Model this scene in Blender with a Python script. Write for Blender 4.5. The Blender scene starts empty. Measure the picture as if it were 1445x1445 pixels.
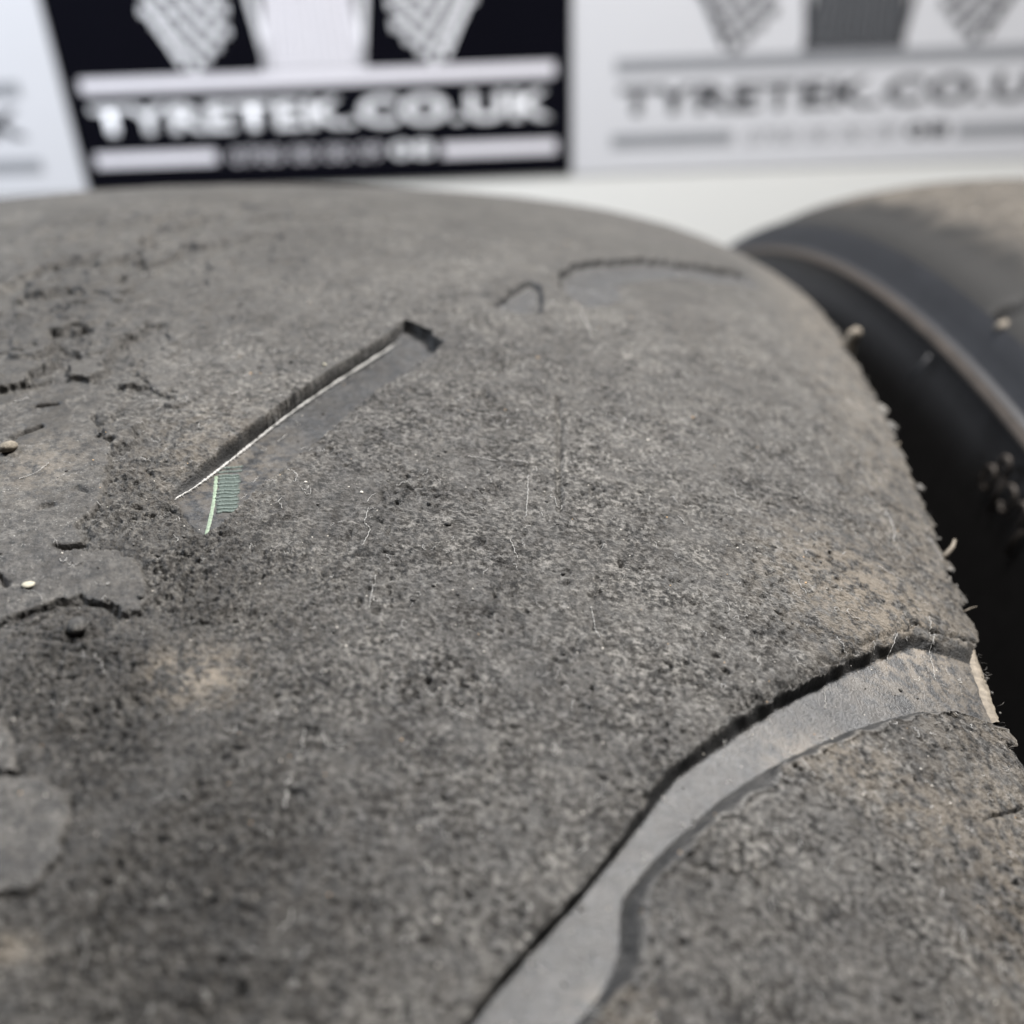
import bpy, bmesh, math, random
import numpy as np
from mathutils import Matrix, Vector

# ------------------------------------------------------------------ camera, world, lamps, exposure
SC = bpy.context.scene
COL = SC.collection
R = 0.31                      # outer radius of the near tyre, metres; floor is z = 0
CAM = Vector((0.05462, -0.06390, 0.35151 + R))
YAW, PITCH, ROLL = -0.11218, 0.62392, -0.03798
Fv = Vector((math.sin(YAW) * math.cos(PITCH), math.cos(YAW) * math.cos(PITCH), -math.sin(PITCH)))
Rv = Vector((math.cos(YAW), -math.sin(YAW), 0.0))
Uv = Rv.cross(Fv)
cr_, sr_ = math.cos(ROLL), math.sin(ROLL)
R2, U2 = Rv * cr_ + Uv * sr_, Uv * cr_ - Rv * sr_
cd = bpy.data.cameras.new('camera')
cam = bpy.data.objects.new('camera', cd); COL.objects.link(cam)
cam.matrix_world = Matrix(((R2.x, U2.x, -Fv.x, CAM.x), (R2.y, U2.y, -Fv.y, CAM.y), (R2.z, U2.z, -Fv.z, CAM.z), (0, 0, 0, 1)))
cd.sensor_width = 36.0
cd.lens = 36.0 * 1576.13 / 1445.0
cd.clip_start = 0.002; cd.clip_end = 50.0
cd.dof.use_dof = True
cd.dof.focus_distance = 0.0745
cd.dof.aperture_fstop = 25.0
SC.camera = cam

W = bpy.data.worlds.new('World'); SC.world = W; W.use_nodes = True
bg = W.node_tree.nodes['Background']
bg.inputs[0].default_value = (0.86, 0.93, 1.0, 1); bg.inputs[1].default_value = 0.065

def area(name, loc, target, sx, sy, power, col):
    l = bpy.data.lights.new(name, 'AREA'); l.shape = 'RECTANGLE'; l.size = sx; l.size_y = sy
    l.energy = power; l.color = col
    o = bpy.data.objects.new(name, l); COL.objects.link(o)
    o.location = loc
    o.rotation_euler = (Vector(target) - Vector(loc)).to_track_quat('-Z', 'Y').to_euler()
    return o
# workshop ceiling panels: the main one above and beyond the tyres, a wide one overhead; the far left lamp is added
area('area_lamp', (0.34, 0.40, 1.26), (0.05, 0.0, 0.6), 0.14, 0.14, 21.0, (1.0, 0.97, 0.94))
area('area_lamp', (0.06, 0.28, 1.62), (0.05, 0.0, 0.6), 0.7, 0.28, 7.5, (1.0, 0.98, 0.97))
area('area_lamp', (-0.85, 0.35, 1.20), (-0.55, 0.85, 0.45), 0.4, 0.4, 19.0, (0.80, 0.88, 1.0))  # unseen lamp added to brighten the left sign

SC.view_settings.view_transform = 'Standard'
SC.view_settings.look = 'None'
SC.view_settings.exposure = 0.0
SC.view_settings.gamma = 1.0
SC.render.engine = 'CYCLES'

random.seed(7)
RNG = np.random.default_rng(11)

# ------------------------------------------------------------------ helpers
def tag(o, label=None, cat=None, group=None, kind=None):
    for k, v in (('label', label), ('category', cat), ('group', group), ('kind', kind)):
        if v: o[k] = v
    return o
def empty(name, loc=(0, 0, 0), rot=(0, 0, 0)):
    o = bpy.data.objects.new(name, None); COL.objects.link(o)
    o.location = loc; o.rotation_euler = rot; o.empty_display_size = 0.02
    return o
def link(name, me, mat, parent=None, smooth=True):
    o = bpy.data.objects.new(name, me); COL.objects.link(o)
    if mat: me.materials.append(mat)
    if smooth: me.polygons.foreach_set('use_smooth', np.ones(len(me.polygons), bool))
    if parent: o.parent = parent
    return o
def pymesh(name, v, f):
    me = bpy.data.meshes.new(name); me.from_pydata([tuple(p) for p in v], [], f); me.update()
    return me
def npmesh(name, V, Q):
    me = bpy.data.meshes.new(name)
    me.vertices.add(len(V)); me.vertices.foreach_set('co', np.ascontiguousarray(V, np.float32).ravel())
    me.loops.add(Q.size); me.loops.foreach_set('vertex_index', np.ascontiguousarray(Q, np.int32).ravel())
    me.polygons.add(len(Q)); me.polygons.foreach_set('loop_start', np.arange(0, Q.size, 4, dtype=np.int32))
    me.update(calc_edges=True)
    return me
class MB:
    def __init__(s): s.v = []; s.f = []
    def box(s, x0, x1, y0, y1, z0, z1):
        n = len(s.v)
        s.v += [(x, y, z) for z in (z0, z1) for y in (y0, y1) for x in (x0, x1)]
        s.f += [tuple(n + i for i in q) for q in ((0, 2, 3, 1), (4, 5, 7, 6), (0, 1, 5, 4), (2, 6, 7, 3), (0, 4, 6, 2), (1, 3, 7, 5))]
    def tube(s, pts, rads, k=6):
        n = len(s.v); m = len(pts)
        P = [Vector(p) for p in pts]
        for i, p in enumerate(P):
            t = (P[min(i + 1, m - 1)] - P[max(i - 1, 0)]).normalized()
            a = t.cross(Vector((0.31, 0.2, 0.93))).normalized(); b = t.cross(a)
            for j in range(k):
                an = 2 * math.pi * j / k
                s.v.append(tuple(p + (a * math.cos(an) + b * math.sin(an)) * rads[i]))
        for i in range(m - 1):
            for j in range(k):
                s.f.append((n + i * k + j, n + i * k + (j + 1) % k, n + (i + 1) * k + (j + 1) % k, n + (i + 1) * k + j))
        s.f.append(tuple(n + j for j in range(k))[::-1]); s.f.append(tuple(n + (m - 1) * k + j for j in range(k)))
    def lump(s, c, rx, ry, rz, M=None, jit=0.25):
        n = len(s.v)
        t = (1 + 5 ** .5) / 2
        ico = [(-1, t, 0), (1, t, 0), (-1, -t, 0), (1, -t, 0), (0, -1, t), (0, 1, t), (0, -1, -t), (0, 1, -t), (t, 0, -1), (t, 0, 1), (-t, 0, -1), (-t, 0, 1)]
        fs = [(0, 11, 5), (0, 5, 1), (0, 1, 7), (0, 7, 10), (0, 10, 11), (1, 5, 9), (5, 11, 4), (11, 10, 2), (10, 7, 6), (7, 1, 8), (3, 9, 4), (3, 4, 2), (3, 2, 6), (3, 6, 8), (3, 8, 9), (4, 9, 5), (2, 4, 11), (6, 2, 10), (8, 6, 7), (9, 8, 1)]
        for p in ico:
            q = Vector(p).normalized() * (1 + random.uniform(-jit, jit))
            q = Vector((q.x * rx, q.y * ry, q.z * rz))
            if M: q = M @ q
            s.v.append(tuple(Vector(c) + q))
        s.f += [tuple(n + i for i in q) for q in fs]
    def build(s, name, mat, parent=None, smooth=True):
        return link(name, pymesh(name, s.v, s.f), mat, parent, smooth)

PTAB = {}
def perlin(x, y, seed):
    if seed not in PTAB:
        r = np.random.default_rng(seed)
        ang = r.uniform(0, 2 * np.pi, 512)
        PTAB[seed] = (r.permutation(512).astype(np.int32), np.cos(ang).astype(np.float32), np.sin(ang).astype(np.float32))
    perm, gx, gy = PTAB[seed]
    fx, fy = np.floor(x), np.floor(y)
    xi = fx.astype(np.int32); yi = fy.astype(np.int32)
    xf, yf = (x - fx).astype(np.float32), (y - fy).astype(np.float32)
    u = xf * xf * xf * (xf * (xf * 6 - 15) + 10); v = yf * yf * yf * (yf * (yf * 6 - 15) + 10)
    def g(ix, iy, dx, dy):
        h = perm[(perm[ix & 511] + iy) & 511]
        return gx[h] * dx + gy[h] * dy
    n00 = g(xi, yi, xf, yf); n10 = g(xi + 1, yi, xf - 1, yf)
    n01 = g(xi, yi + 1, xf, yf - 1); n11 = g(xi + 1, yi + 1, xf - 1, yf - 1)
    a = n00 + u * (n10 - n00); b = n01 + u * (n11 - n01)
    return (a + v * (b - a)) * 1.5
def sst(a, b, x):
    t = np.clip((x - a) / (b - a), 0, 1); return t * t * (3 - 2 * t)
def seg_dist(px, py, poly, closed=True):
    d = np.full(px.shape, 1e9)
    n = len(poly)
    for i in range(n if closed else n - 1):
        x0, y0 = poly[i]; x1, y1 = poly[(i + 1) % n]
        dx, dy = x1 - x0, y1 - y0; L = dx * dx + dy * dy + 1e-12
        t = np.clip(((px - x0) * dx + (py - y0) * dy) / L, 0, 1)
        d = np.minimum(d, (px - x0 - t * dx) ** 2 + (py - y0 - t * dy) ** 2)
    return np.sqrt(d)
def inside(px, py, poly):
    c = np.zeros(px.shape, bool); n = len(poly)
    for i in range(n):
        x0, y0 = poly[i]; x1, y1 = poly[(i + 1) % n]
        if y0 == y1: continue
        c ^= ((y0 > py) != (y1 > py)) & (px < (x1 - x0) * (py - y0) / (y1 - y0) + x0)
    return c

# ------------------------------------------------------------------ materials
def nodes(name):
    m = bpy.data.materials.new(name); m.use_nodes = True
    nt = m.node_tree; b = nt.nodes['Principled BSDF']
    return m, nt, b
def N(nt, t, **kw):
    n = nt.nodes.new(t)
    for k, v in kw.items(): setattr(n, k, v)
    return n
def noise(nt, vec, scale, detail=4.0, rough=0.6):
    n = N(nt, 'ShaderNodeTexNoise'); n.inputs['Scale'].default_value = scale
    n.inputs['Detail'].default_value = detail; n.inputs['Roughness'].default_value = rough
    nt.links.new(vec, n.inputs['Vector']); return n.outputs['Fac']
def ramp(nt, fac, stops):
    r = N(nt, 'ShaderNodeValToRGB'); e = r.color_ramp.elements
    while len(e) < len(stops): e.new(0.5)
    for i, (p, c) in enumerate(stops):
        e[i].position = p; e[i].color = (*c, 1) if len(c) == 3 else c
    nt.links.new(fac, r.inputs[0]); return r.outputs[0]
def mix(nt, fac, a, b, mode='MIX'):
    m = N(nt, 'ShaderNodeMix', data_type='RGBA', blend_type=mode)
    for inp, v in ((m.inputs[0], fac), (m.inputs[6], a), (m.inputs[7], b)):
        if isinstance(v, (int, float)): inp.default_value = v
        elif isinstance(v, tuple): inp.default_value = (*v, 1)
        else: nt.links.new(v, inp)
    return m.outputs[2]
def math_(nt, op, a, b=None):
    m = N(nt, 'ShaderNodeMath', operation=op)
    for inp, v in ((m.inputs[0], a), (m.inputs[1], b)):
        if v is None: continue
        if isinstance(v, (int, float)): inp.default_value = v
        else: nt.links.new(v, inp)
    return m.outputs[0]
def rubber(name, dark, mid, light, r0, r1, bump=1.0, spec=0.4, grain=1.0, speck=True, dirtcol=(0.20, 0.172, 0.138), darken=False, film=False):
    m, nt, b = nodes(name)
    co = N(nt, 'ShaderNodeTexCoord').outputs['Object']
    g = noise(nt, co, 2600 * grain, 5.0, 0.68)
    c = ramp(nt, g, [(0.38, dark), (0.485, mid), (0.61, light)])
    big = noise(nt, co, 190 * grain, 4.0, 0.6)
    c = mix(nt, 0.85, c, ramp(nt, big, [(0.3, (0.72, 0.72, 0.73)), (0.7, (1.16, 1.14, 1.1))]), 'MULTIPLY')
    if speck:
        s = noise(nt, co, 7800, 2.0, 0.5)
        c = mix(nt, ramp(nt, s, [(0.655, (0, 0, 0)), (0.72, (0.7, 0.7, 0.7))]), c, (0.34, 0.335, 0.32))
    mott = noise(nt, co, 620 * grain, 6.0, 0.7)
    c = mix(nt, 0.9, c, ramp(nt, mott, [(0.36, (0.5, 0.5, 0.51)), (0.5, (0.95, 0.95, 0.95)), (0.65, (1.5, 1.49, 1.47))]), 'MULTIPLY')
    if film:
        fm = ramp(nt, noise(nt, co, 330, 9.0, 0.74), [(0.45, (0, 0, 0)), (0.57, (1, 1, 1))])
        c = mix(nt, math_(nt, 'MULTIPLY', fm, 0.42), mix(nt, 1.0, c, (0.72, 0.72, 0.72), 'MULTIPLY'), mix(nt, g, (0.075, 0.073, 0.070), (0.135, 0.132, 0.127)))
        c = mix(nt, 0.8, c, ramp(nt, noise(nt, co, 75, 3.0, 0.55), [(0.33, (0.66, 0.66, 0.67)), (0.66, (1.28, 1.27, 1.25))]), 'MULTIPLY')
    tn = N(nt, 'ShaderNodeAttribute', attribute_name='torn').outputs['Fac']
    c = mix(nt, tn, c, mix(nt, 1.0, c, (0.55, 0.545, 0.54), 'MULTIPLY'))  # darkens torn rubber; at the lower left this also paints in shade
    sm = N(nt, 'ShaderNodeAttribute', attribute_name='smear_dark').outputs['Fac']
    c = mix(nt, math_(nt, 'MULTIPLY', sm, 0.75), c, mix(nt, big, (mid[0] * .25, mid[1] * .25, mid[2] * .25), (mid[0] * .72, mid[1] * .71, mid[2] * .70)))  # smeared rubber darker; also tones down the brightly lit far end in colour
    at = N(nt, 'ShaderNodeAttribute', attribute_name='dirt').outputs['Fac']
    dn = noise(nt, co, 900, 5.0, 0.7)
    df = math_(nt, 'MULTIPLY', at, ramp(nt, dn, [(0.42, (0, 0, 0)), (0.56, (1, 1, 1))]))
    c = mix(nt, df, c, dirtcol)
    if darken:
        c = mix(nt, N(nt, 'ShaderNodeAttribute', attribute_name='darken').outputs['Fac'], c, (0.012, 0.012, 0.012))  # blends towards near-black by the vertex mask
    nt.links.new(c, b.inputs['Base Color'])
    rr = N(nt, 'ShaderNodeMapRange'); nt.links.new(g, rr.inputs[0])
    rr.inputs[1].default_value = 0.3; rr.inputs[2].default_value = 0.7; rr.inputs[3].default_value = r0; rr.inputs[4].default_value = r1
    nt.links.new(math_(nt, 'SUBTRACT', rr.outputs[0], math_(nt, 'MULTIPLY', tn, 0.16)), b.inputs['Roughness'])
    b.inputs['Specular IOR Level'].default_value = spec
    f1 = noise(nt, co, 5200, 4.0, 0.65)
    bp = N(nt, 'ShaderNodeBump'); bp.inputs['Distance'].default_value = 0.00015
    nt.links.new(math_(nt, 'MULTIPLY', math_(nt, 'SUBTRACT', 1.0, math_(nt, 'MULTIPLY', sm, 0.7)), bump), bp.inputs['Strength'])
    nt.links.new(f1, bp.inputs['Height']); nt.links.new(bp.outputs[0], b.inputs['Normal'])
    return m
def plain(name, col, rough=0.6, spec=0.4, var=0.12, scale=900.0, bump=0.0, bdist=0.0001):
    m, nt, b = nodes(name)
    co = N(nt, 'ShaderNodeTexCoord').outputs['Object']
    g = noise(nt, co, scale, 4.0, 0.6)
    c = ramp(nt, g, [(0.3, tuple(x * (1 - var) for x in col)), (0.7, tuple(min(1, x * (1 + var)) for x in col))])
    nt.links.new(c, b.inputs['Base Color']); b.inputs['Roughness'].default_value = rough
    b.inputs['Specular IOR Level'].default_value = spec
    if bump:
        bp = N(nt, 'ShaderNodeBump'); bp.inputs['Strength'].default_value = bump; bp.inputs['Distance'].default_value = bdist
        nt.links.new(g, bp.inputs['Height']); nt.links.new(bp.outputs[0], b.inputs['Normal'])
    return m
M = {
    'tread': rubber('worn_dusty_rubber', (0.008, 0.008, 0.008), (0.061, 0.060, 0.058), (0.225, 0.22, 0.212), 0.55, 0.8, spec=0.22, bump=1.7, film=True),
    'groove': rubber('smooth_groove_rubber', (0.014, 0.015, 0.017), (0.026, 0.0275, 0.030), (0.048, 0.05, 0.053), 0.36, 0.52, bump=0.6, spec=0.5, speck=False),
    'slot': rubber('dull_slot_rubber', (0.012, 0.0128, 0.0145), (0.023, 0.0245, 0.027), (0.045, 0.047, 0.05), 0.48, 0.66, bump=0.6, spec=0.3, speck=False),
    'groovewall': rubber('black_groove_wall', (0.008, 0.008, 0.008), (0.061, 0.060, 0.058), (0.225, 0.22, 0.212), 0.5, 0.75, darken=True, film=True),
    'patch': rubber('smeared_rubber', (0.03, 0.0295, 0.0285), (0.056, 0.0545, 0.052), (0.095, 0.092, 0.088), 0.5, 0.72, bump=0.9, spec=0.25),
    'fringe': rubber('torn_edge_rubber', (0.02, 0.02, 0.019), (0.085, 0.08, 0.074), (0.19, 0.18, 0.165), 0.5, 0.75),
    'side': plain('black_sidewall_rubber', (0.017, 0.016, 0.016), 0.55, 0.35, 0.2, 400),
    'treadb': rubber('brown_grey_rubber', (0.014, 0.013, 0.012), (0.042, 0.0385, 0.035), (0.095, 0.086, 0.076), 0.6, 0.8, grain=0.35, spec=0.2, dirtcol=(0.085, 0.073, 0.058), darken=True),
    'shoulder': plain('bluish_shoulder_rubber', (0.013, 0.0135, 0.016), 0.55, 0.3, 0.2, 250),
    'lip': plain('brown_edge_rubber', (0.04, 0.032, 0.026), 0.65, 0.3, 0.3, 500),
    'tan': plain('tan_torn_rubber', (0.165, 0.142, 0.113), 0.75, 0.3, 0.3, 2500, 0.5),
    'frayed': plain('pale_frayed_rubber', (0.38, 0.375, 0.36), 0.7, 0.4, 0.5, 6000, 0.6),
    'green': plain('pale_green_ink', (0.16, 0.205, 0.15), 0.7, 0.4, 0.4, 6000, 0.3),
    'greenfilm': plain('faded_green_ink', (0.05, 0.065, 0.058), 0.5, 0.4, 0.3, 5000, 0.3),
    'greenrib': plain('grey_green_ink', (0.09, 0.115, 0.102), 0.6, 0.4, 0.25, 6000, 0.3),
    'lint': plain('white_lint', (0.50, 0.49, 0.47), 0.8, 0.3, 0.2, 2000),
    'grit': plain('pale_grit', (0.50, 0.47, 0.42), 0.6, 0.4, 0.4, 1500),
    'tangrit': plain('tan_grit', (0.42, 0.29, 0.17), 0.7, 0.3, 0.4, 1500),
    'stone': plain('tan_stone', (0.15, 0.132, 0.105), 0.85, 0.3, 0.4, 3000, 0.8),
    'chip': plain('cream_chip', (0.33, 0.31, 0.245), 0.8, 0.4, 0.15, 3000, 0.3),
    'wall': plain('warm_white_paint', (0.74, 0.735, 0.705), 0.7, 0.3, 0.015, 6),
    'floor': plain('light_grey_floor', (0.35, 0.35, 0.34), 0.6, 0.3, 0.1, 8),
    'white': plain('white_board', (0.60, 0.60, 0.62), 0.45, 0.4, 0.01, 8),
    'black': plain('black_board', (0.0025, 0.0025, 0.005), 0.6, 0.05, 0.1, 8),
    'wink': plain('white_ink', (0.86, 0.86, 0.88), 0.5, 0.3, 0.02, 60),
    'pink': plain('pale_grey_ink', (0.74, 0.72, 0.76), 0.5, 0.3, 0.02, 60),
    'kink': plain('charcoal_ink', (0.045, 0.047, 0.052), 0.5, 0.3, 0.05, 60),
    'gink': plain('mid_grey_ink', (0.27, 0.275, 0.29), 0.5, 0.3, 0.05, 60),
}

# ------------------------------------------------------------------ setting: floor, wall
D = 0.9
nrm = Vector((math.sin(YAW), math.cos(YAW), 0)); hor = Vector((math.cos(YAW), -math.sin(YAW), 0))
def on_wall(X, Z, off=0.0):
    p = CAM + nrm * (D - off) + hor * X; return Vector((p.x, p.y, CAM.z + Z))
m = MB(); m.box(-1.6, 1.8, -0.6, 1.3, -0.05, 0.0)
tag(m.build('floor', M['floor'], None, False), kind='structure')
wl = MB(); wl.box(-1.6, 1.6, 0.0015, 0.05, 0.0, 0.72)
wo = wl.build('wall', M['wall'], None, False)
wo.location = (on_wall(0, 0).x, on_wall(0, 0).y, 0.0005); wo.rotation_euler = (0, 0, -YAW)
tag(wo, kind='structure')

# ------------------------------------------------------------------ printed signs on the wall (units: mm inside, origin at the bottom edge, left end of the logo)
def text_mesh(body, w, h, off, spacing=1.0):
    cu = bpy.data.curves.new('lettering', 'FONT'); cu.body = body; cu.offset = off; cu.space_character = spacing
    cu.resolution_u = 3
    o = bpy.data.objects.new('lettering', cu); COL.objects.link(o)
    dg = bpy.context.evaluated_depsgraph_get()
    me = bpy.data.meshes.new_from_object(o.evaluated_get(dg))
    bpy.data.objects.remove(o); 
    n = len(me.vertices); c = np.zeros(n * 3, np.float32); me.vertices.foreach_get('co', c); c = c.reshape(-1, 3)
    x0, x1, y0, y1 = c[:, 0].min(), c[:, 0].max(), c[:, 1].min(), c[:, 1].max()
    q = np.zeros_like(c); q[:, 0] = (c[:, 0] - x0) / (x1 - x0) * w; q[:, 2] = (c[:, 1] - y0) / (y1 - y0) * h
    me.vertices.foreach_set('co', q.ravel()); me.update()
    return me
MM = 0.001
def flat(parent, name, polys, mat, y):
    v, f = [], []
    for p in polys:
        n = len(v); v += [(a * MM, y * MM, b * MM) for a, b in p]; f.append(tuple(range(n, n + len(p))))
    return link(name, pymesh(name, v, f), mat, parent, False)
def pill(x0, x1, zc, t):
    return [(x0, zc - t / 2), (x1, zc - t / 2), (x1, zc + t / 2), (x0, zc + t / 2)]
FLAG = [(59, 140), (66, 128), (74, 110), (82, 94), (90, 95), (98, 98), (104, 104), (112, 108), (118, 116), (122, 122), (125, 136), (128, 150), (124, 170), (118, 196), (96, 190), (74, 200), (40, 196), (48, 166)]
def sign(X0, margin, paper, ink, soft, label, height=295.0, right=None, wid=None):
    w = wid
    root = empty('printed_sign', on_wall(X0 * MM, -0.311), (0, 0, -YAW))
    b = MB(); b.box(0, w * MM, 0.0, 0.0012, 0, height * MM); b.build('board', M[paper], root, False)
    L = margin
    sh = lambda P: [(a + L, z) for a, z in P]
    y = -0.6
    flat(root, 'bar', [sh(pill(0, 367, 83.6, 10.5))], M[soft], y)
    flat(root, 'bar', [sh(pill(-2, 95, 26, 10.5))], M[soft], y)
    flat(root, 'bar', [sh(pill(276, 368, 24, 10.5))], M[soft], y)
    t = link('lettering', text_mesh('TYRETEK.CO.UK', 361 * MM, 22.5 * MM, 0.036, 1.08), M[ink], root, False)
    t.location = ((L + 3) * MM, y * MM, 46 * MM)
    t = link('lettering', text_mesh('0700 00 00 09', 122 * MM, 12 * MM, -0.004, 1.0), M[soft], root, False)
    t.location = ((L + 106) * MM, y * MM, 19.5 * MM)
    t = link('lettering', text_mesh('08', 34 * MM, 12.5 * MM, 0.035, 1.1), M[ink], root, False)
    t.location = ((L + 235) * MM, y * MM, 19.5 * MM)
    # central tread emblem with fine lines, flag poles and chequered flags
    e = flat(root, 'tread_emblem', [sh([(143, 90), (222, 90), (216, 142), (208, 215), (158, 215), (150, 142)])], M[soft if paper == 'black' else ink], y)
    ln = []
    for k in range(1, 6):
        a = k / 6; xb, xt = 143 + 79 * a, 158 + 50 * a
        ln.append(sh([(xb - .5, 91), (xb + .5, 91), (xt + .5, 214), (xt - .5, 214)]))
    for k in range(24):
        z = 93 + k * 5
        for c in range(6):
            xb = 143 + 79 * (c + .5) / 6; xt = 158 + 50 * (c + .5) / 6; x = xb + (xt - xb) * (z - 90) / 125
            d = 3 if c % 2 else -3
            ln.append(sh([(x - 3, z + d * .4), (x + 3, z - d * .4), (x + 3, z - d * .4 + .8), (x - 3, z + d * .4 + .8)]))
    flat(e, 'tread_line', ln, M['gink'], -.3 + y)
    for s in (0, 1):
        fl = (lambda P: sh(P)) if s == 0 else (lambda P: sh([(366 - a, z) for a, z in P][::-1]))
        flat(root, 'flag_pole', [fl([(146, 90), (151, 90), (133, 215), (128, 215)])], M[ink], y - .2 * 0)
        cells = []
        for i in range(15):
            for j in range(18):
                if (i + j) % 2: continue
                x = 38 + i * 8.0 + j * 0.7; z = 84 + j * 7.6 - i * .5 + 4.5 * math.sin(i * .62 + .5)
                q = [(x, z), (x + 7.6, z - .6), (x + 8.0, z + 6.4), (x + .4, z + 7.0)]
                if inside(np.array([x + 4.2]), np.array([z + 3.6]), FLAG)[0]: cells.append(fl(q))
        f = flat(root, 'flag', cells, M[ink], y - .15)
        flat(f, 'flag_hem', [fl([FLAG[0], FLAG[3], (FLAG[3][0] + 3, FLAG[3][1] + 2), (FLAG[0][0] + 5, FLAG[0][1])])], M[ink], y - .3)
    tag(root, label, 'sign', 'printed signs on the wall')
    return root
sign(-768, 33, 'white', 'kink', 'gink', 'bright white printed sign cut off at the far left edge', wid=432.0)
sign(-335, 14, 'black', 'wink', 'pink', 'black sign with white web address lettering above the near tyre', wid=394.0)
sign(60, 33, 'white', 'kink', 'gink', 'white sign with grey web address lettering at the upper right', wid=433.0)

# ------------------------------------------------------------------ near tyre: worn tread as one height field over (u = round the tyre, v = across it), in mm
w, c2, c6 = 81.558, 0.101301, 0.086585
RM = R * 1000
def rho(v):
    t = np.clip(v / w, -1.06, 1.06); return RM - w * (c2 * t ** 2 + c6 * t ** 6)
def slope(v):
    t = np.clip(v / w, -1.06, 1.06); return 2 * c2 * t + 6 * c6 * t ** 5
def point(u, v, h):
    a = np.arctan(slope(v)); r = rho(v) + h * np.cos(a); th = u / RM
    return np.stack([(v + h * np.sin(a)), r * np.sin(th), r * np.cos(th) + RM], -1) * MM

# outlines of the worn features as (u, v) in mm on the tread
G1 = (1.1, [(-41.72, 46.28), (-38.03, 48.6), (-35.18, 50.35), (-32.04, 52.46), (-28.82, 54.56), (-26.34, 55.82), (-23.1, 57.34), (-20.39, 59.49), (-17.26, 62.28), (-14.21, 65.34), (-10.89, 68.64), (-6.81, 72.35), (-3.16, 76.1), (1.24, 81.43), (6.01, 85.81), (-6.84, 81.95), (-10.88, 76.54), (-13.8, 72.83), (-16.57, 69.18), (-19.78, 65.52), (-22.91, 62.84), (-25.57, 60.39), (-27.75, 58.6), (-29.96, 57.09), (-31.96, 57.0), (-34.09, 56.96), (-35.47, 55.9), (-37.18, 54.42), (-41.05, 51.54)], [(-41.31, 46.58), (-37.51, 48.97), (-34.57, 50.82), (-31.03, 53.4), (-28.21, 55.21), (-25.8, 56.72), (-22.14, 58.82), (-19.47, 61.28), (-16.15, 64.23), (-13.01, 67.18), (-9.4, 70.98), (-4.69, 75.68), (-1.18, 79.78), (-7.9, 79.34), (-10.98, 75.01), (-13.93, 71.1), (-17.06, 67.22), (-20.04, 63.89), (-22.87, 61.09), (-25.75, 58.72), (-28.12, 56.93), (-30.15, 55.67), (-31.42, 55.48), (-33.16, 55.5), (-34.92, 54.93), (-36.83, 53.64), (-40.78, 50.72)])
G2 = (1.5, [(-4.23, 24.39), (-0.32, 25.69), (4.91, 27.44), (9.58, 29.72), (14.75, 32.13), (20.74, 34.22), (24.52, 35.89), (22.93, 39.88), (19.47, 38.98), (15.46, 37.44), (12.39, 35.82), (6.5, 33.94), (2.36, 32.41), (-1.1, 31.1), (-2.85, 30.48), (-7.14, 29.16), (-8.75, 28.35), (-6.73, 26.67)], None)
G2line = [(-4.73, 24.9), (-2.07, 26.1), (3.07, 27.33), (8.85, 29.21), (14.18, 31.34), (19.91, 33.71), (23.63, 35.12), (27.24, 35.45)]
G2fu = [(-4.63, 25.2), (-1.97, 26.05), (3.24, 27.27), (9.02, 29.15), (14.38, 31.28), (20.13, 33.66), (23.87, 35.07), (26.14, 35.5), (24.08, 38.7)]
G2ll = [(19.47, 38.98), (15.46, 37.44), (12.39, 35.82), (6.5, 33.94), (2.36, 32.41), (-1.1, 31.1), (-2.85, 30.48), (-7.14, 29.16), (-8.75, 28.35), (-6.73, 26.67)]
G3 = (0.75, [(32.29, 42.38), (40.97, 44.5), (42.21, 45.48), (40.82, 47.09), (33.17, 47.66), (30.79, 45.38), (30.69, 43.74)], [(34.53, 42.52), (38.65, 44.48), (40.39, 46.61), (35.55, 47.23), (33.56, 45.13), (33.46, 43.45)])
G4 = (1.2, [(47.17, 48.01), (51.19, 49.48), (56.4, 53.0), (61.73, 57.39), (65.49, 62.05), (70.85, 67.36), (76.48, 71.42), (66.23, 69.51), (51.35, 61.44), (41.99, 55.85), (35.66, 50.92), (39.93, 48.99)], [(47.57, 48.74), (51.24, 49.79), (57.62, 53.58), (63.02, 58.97), (68.34, 63.81), (75.79, 69.21), (65.89, 65.23), (57.4, 59.0), (52.12, 54.2), (46.78, 50.13)])
P1 = [(6.59, 4.22), (7.24, 7.31), (8.72, 10.03), (9.78, 12.44), (9.43, 14.88), (7.02, 16.01), (3.99, 15.86), (2.59, 17.06), (0.97, 18.29), (-0.24, 19.23), (-1.75, 19.5), (-3.26, 20.04), (-4.89, 20.43), (-6.54, 20.68), (-7.88, 20.49), (-8.81, 20.25), (-9.74, 21.09), (-10.66, 21.18), (-11.04, 19.59), (-11.16, 21.66), (-10.95, 23.45), (-11.88, 25.46), (-13.3, 26.32), (-14.74, 27.08), (-15.99, 26.91), (-16.49, 25.77), (-15.81, 24.87), (-15.64, 23.17), (-15.86, 21.74), (-16.92, 20.33), (-18.04, 19.2), (-19.69, 17.44)]
P2 = [(-24.2, 19.62), (-24.95, 22.32), (-26.11, 23.44), (-27.75, 24.57), (-27.99, 24.41), (-27.98, 21.41)]
P3 = [(-28.4, 21.61), (-28.27, 23.79), (-28.12, 26.02), (-28.77, 27.57), (-30.04, 28.17), (-30.87, 28.38), (-32.14, 28.66), (-33.43, 28.17), (-33.99, 28.13), (-34.45, 27.16), (-34.99, 24.69)]
P4 = [(-34.83, 28.0), (-34.22, 29.44), (-34.12, 31.66), (-35.56, 32.66), (-37.57, 32.65), (-38.65, 31.46), (-38.57, 29.21), (-36.43, 27.66)]
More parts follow.
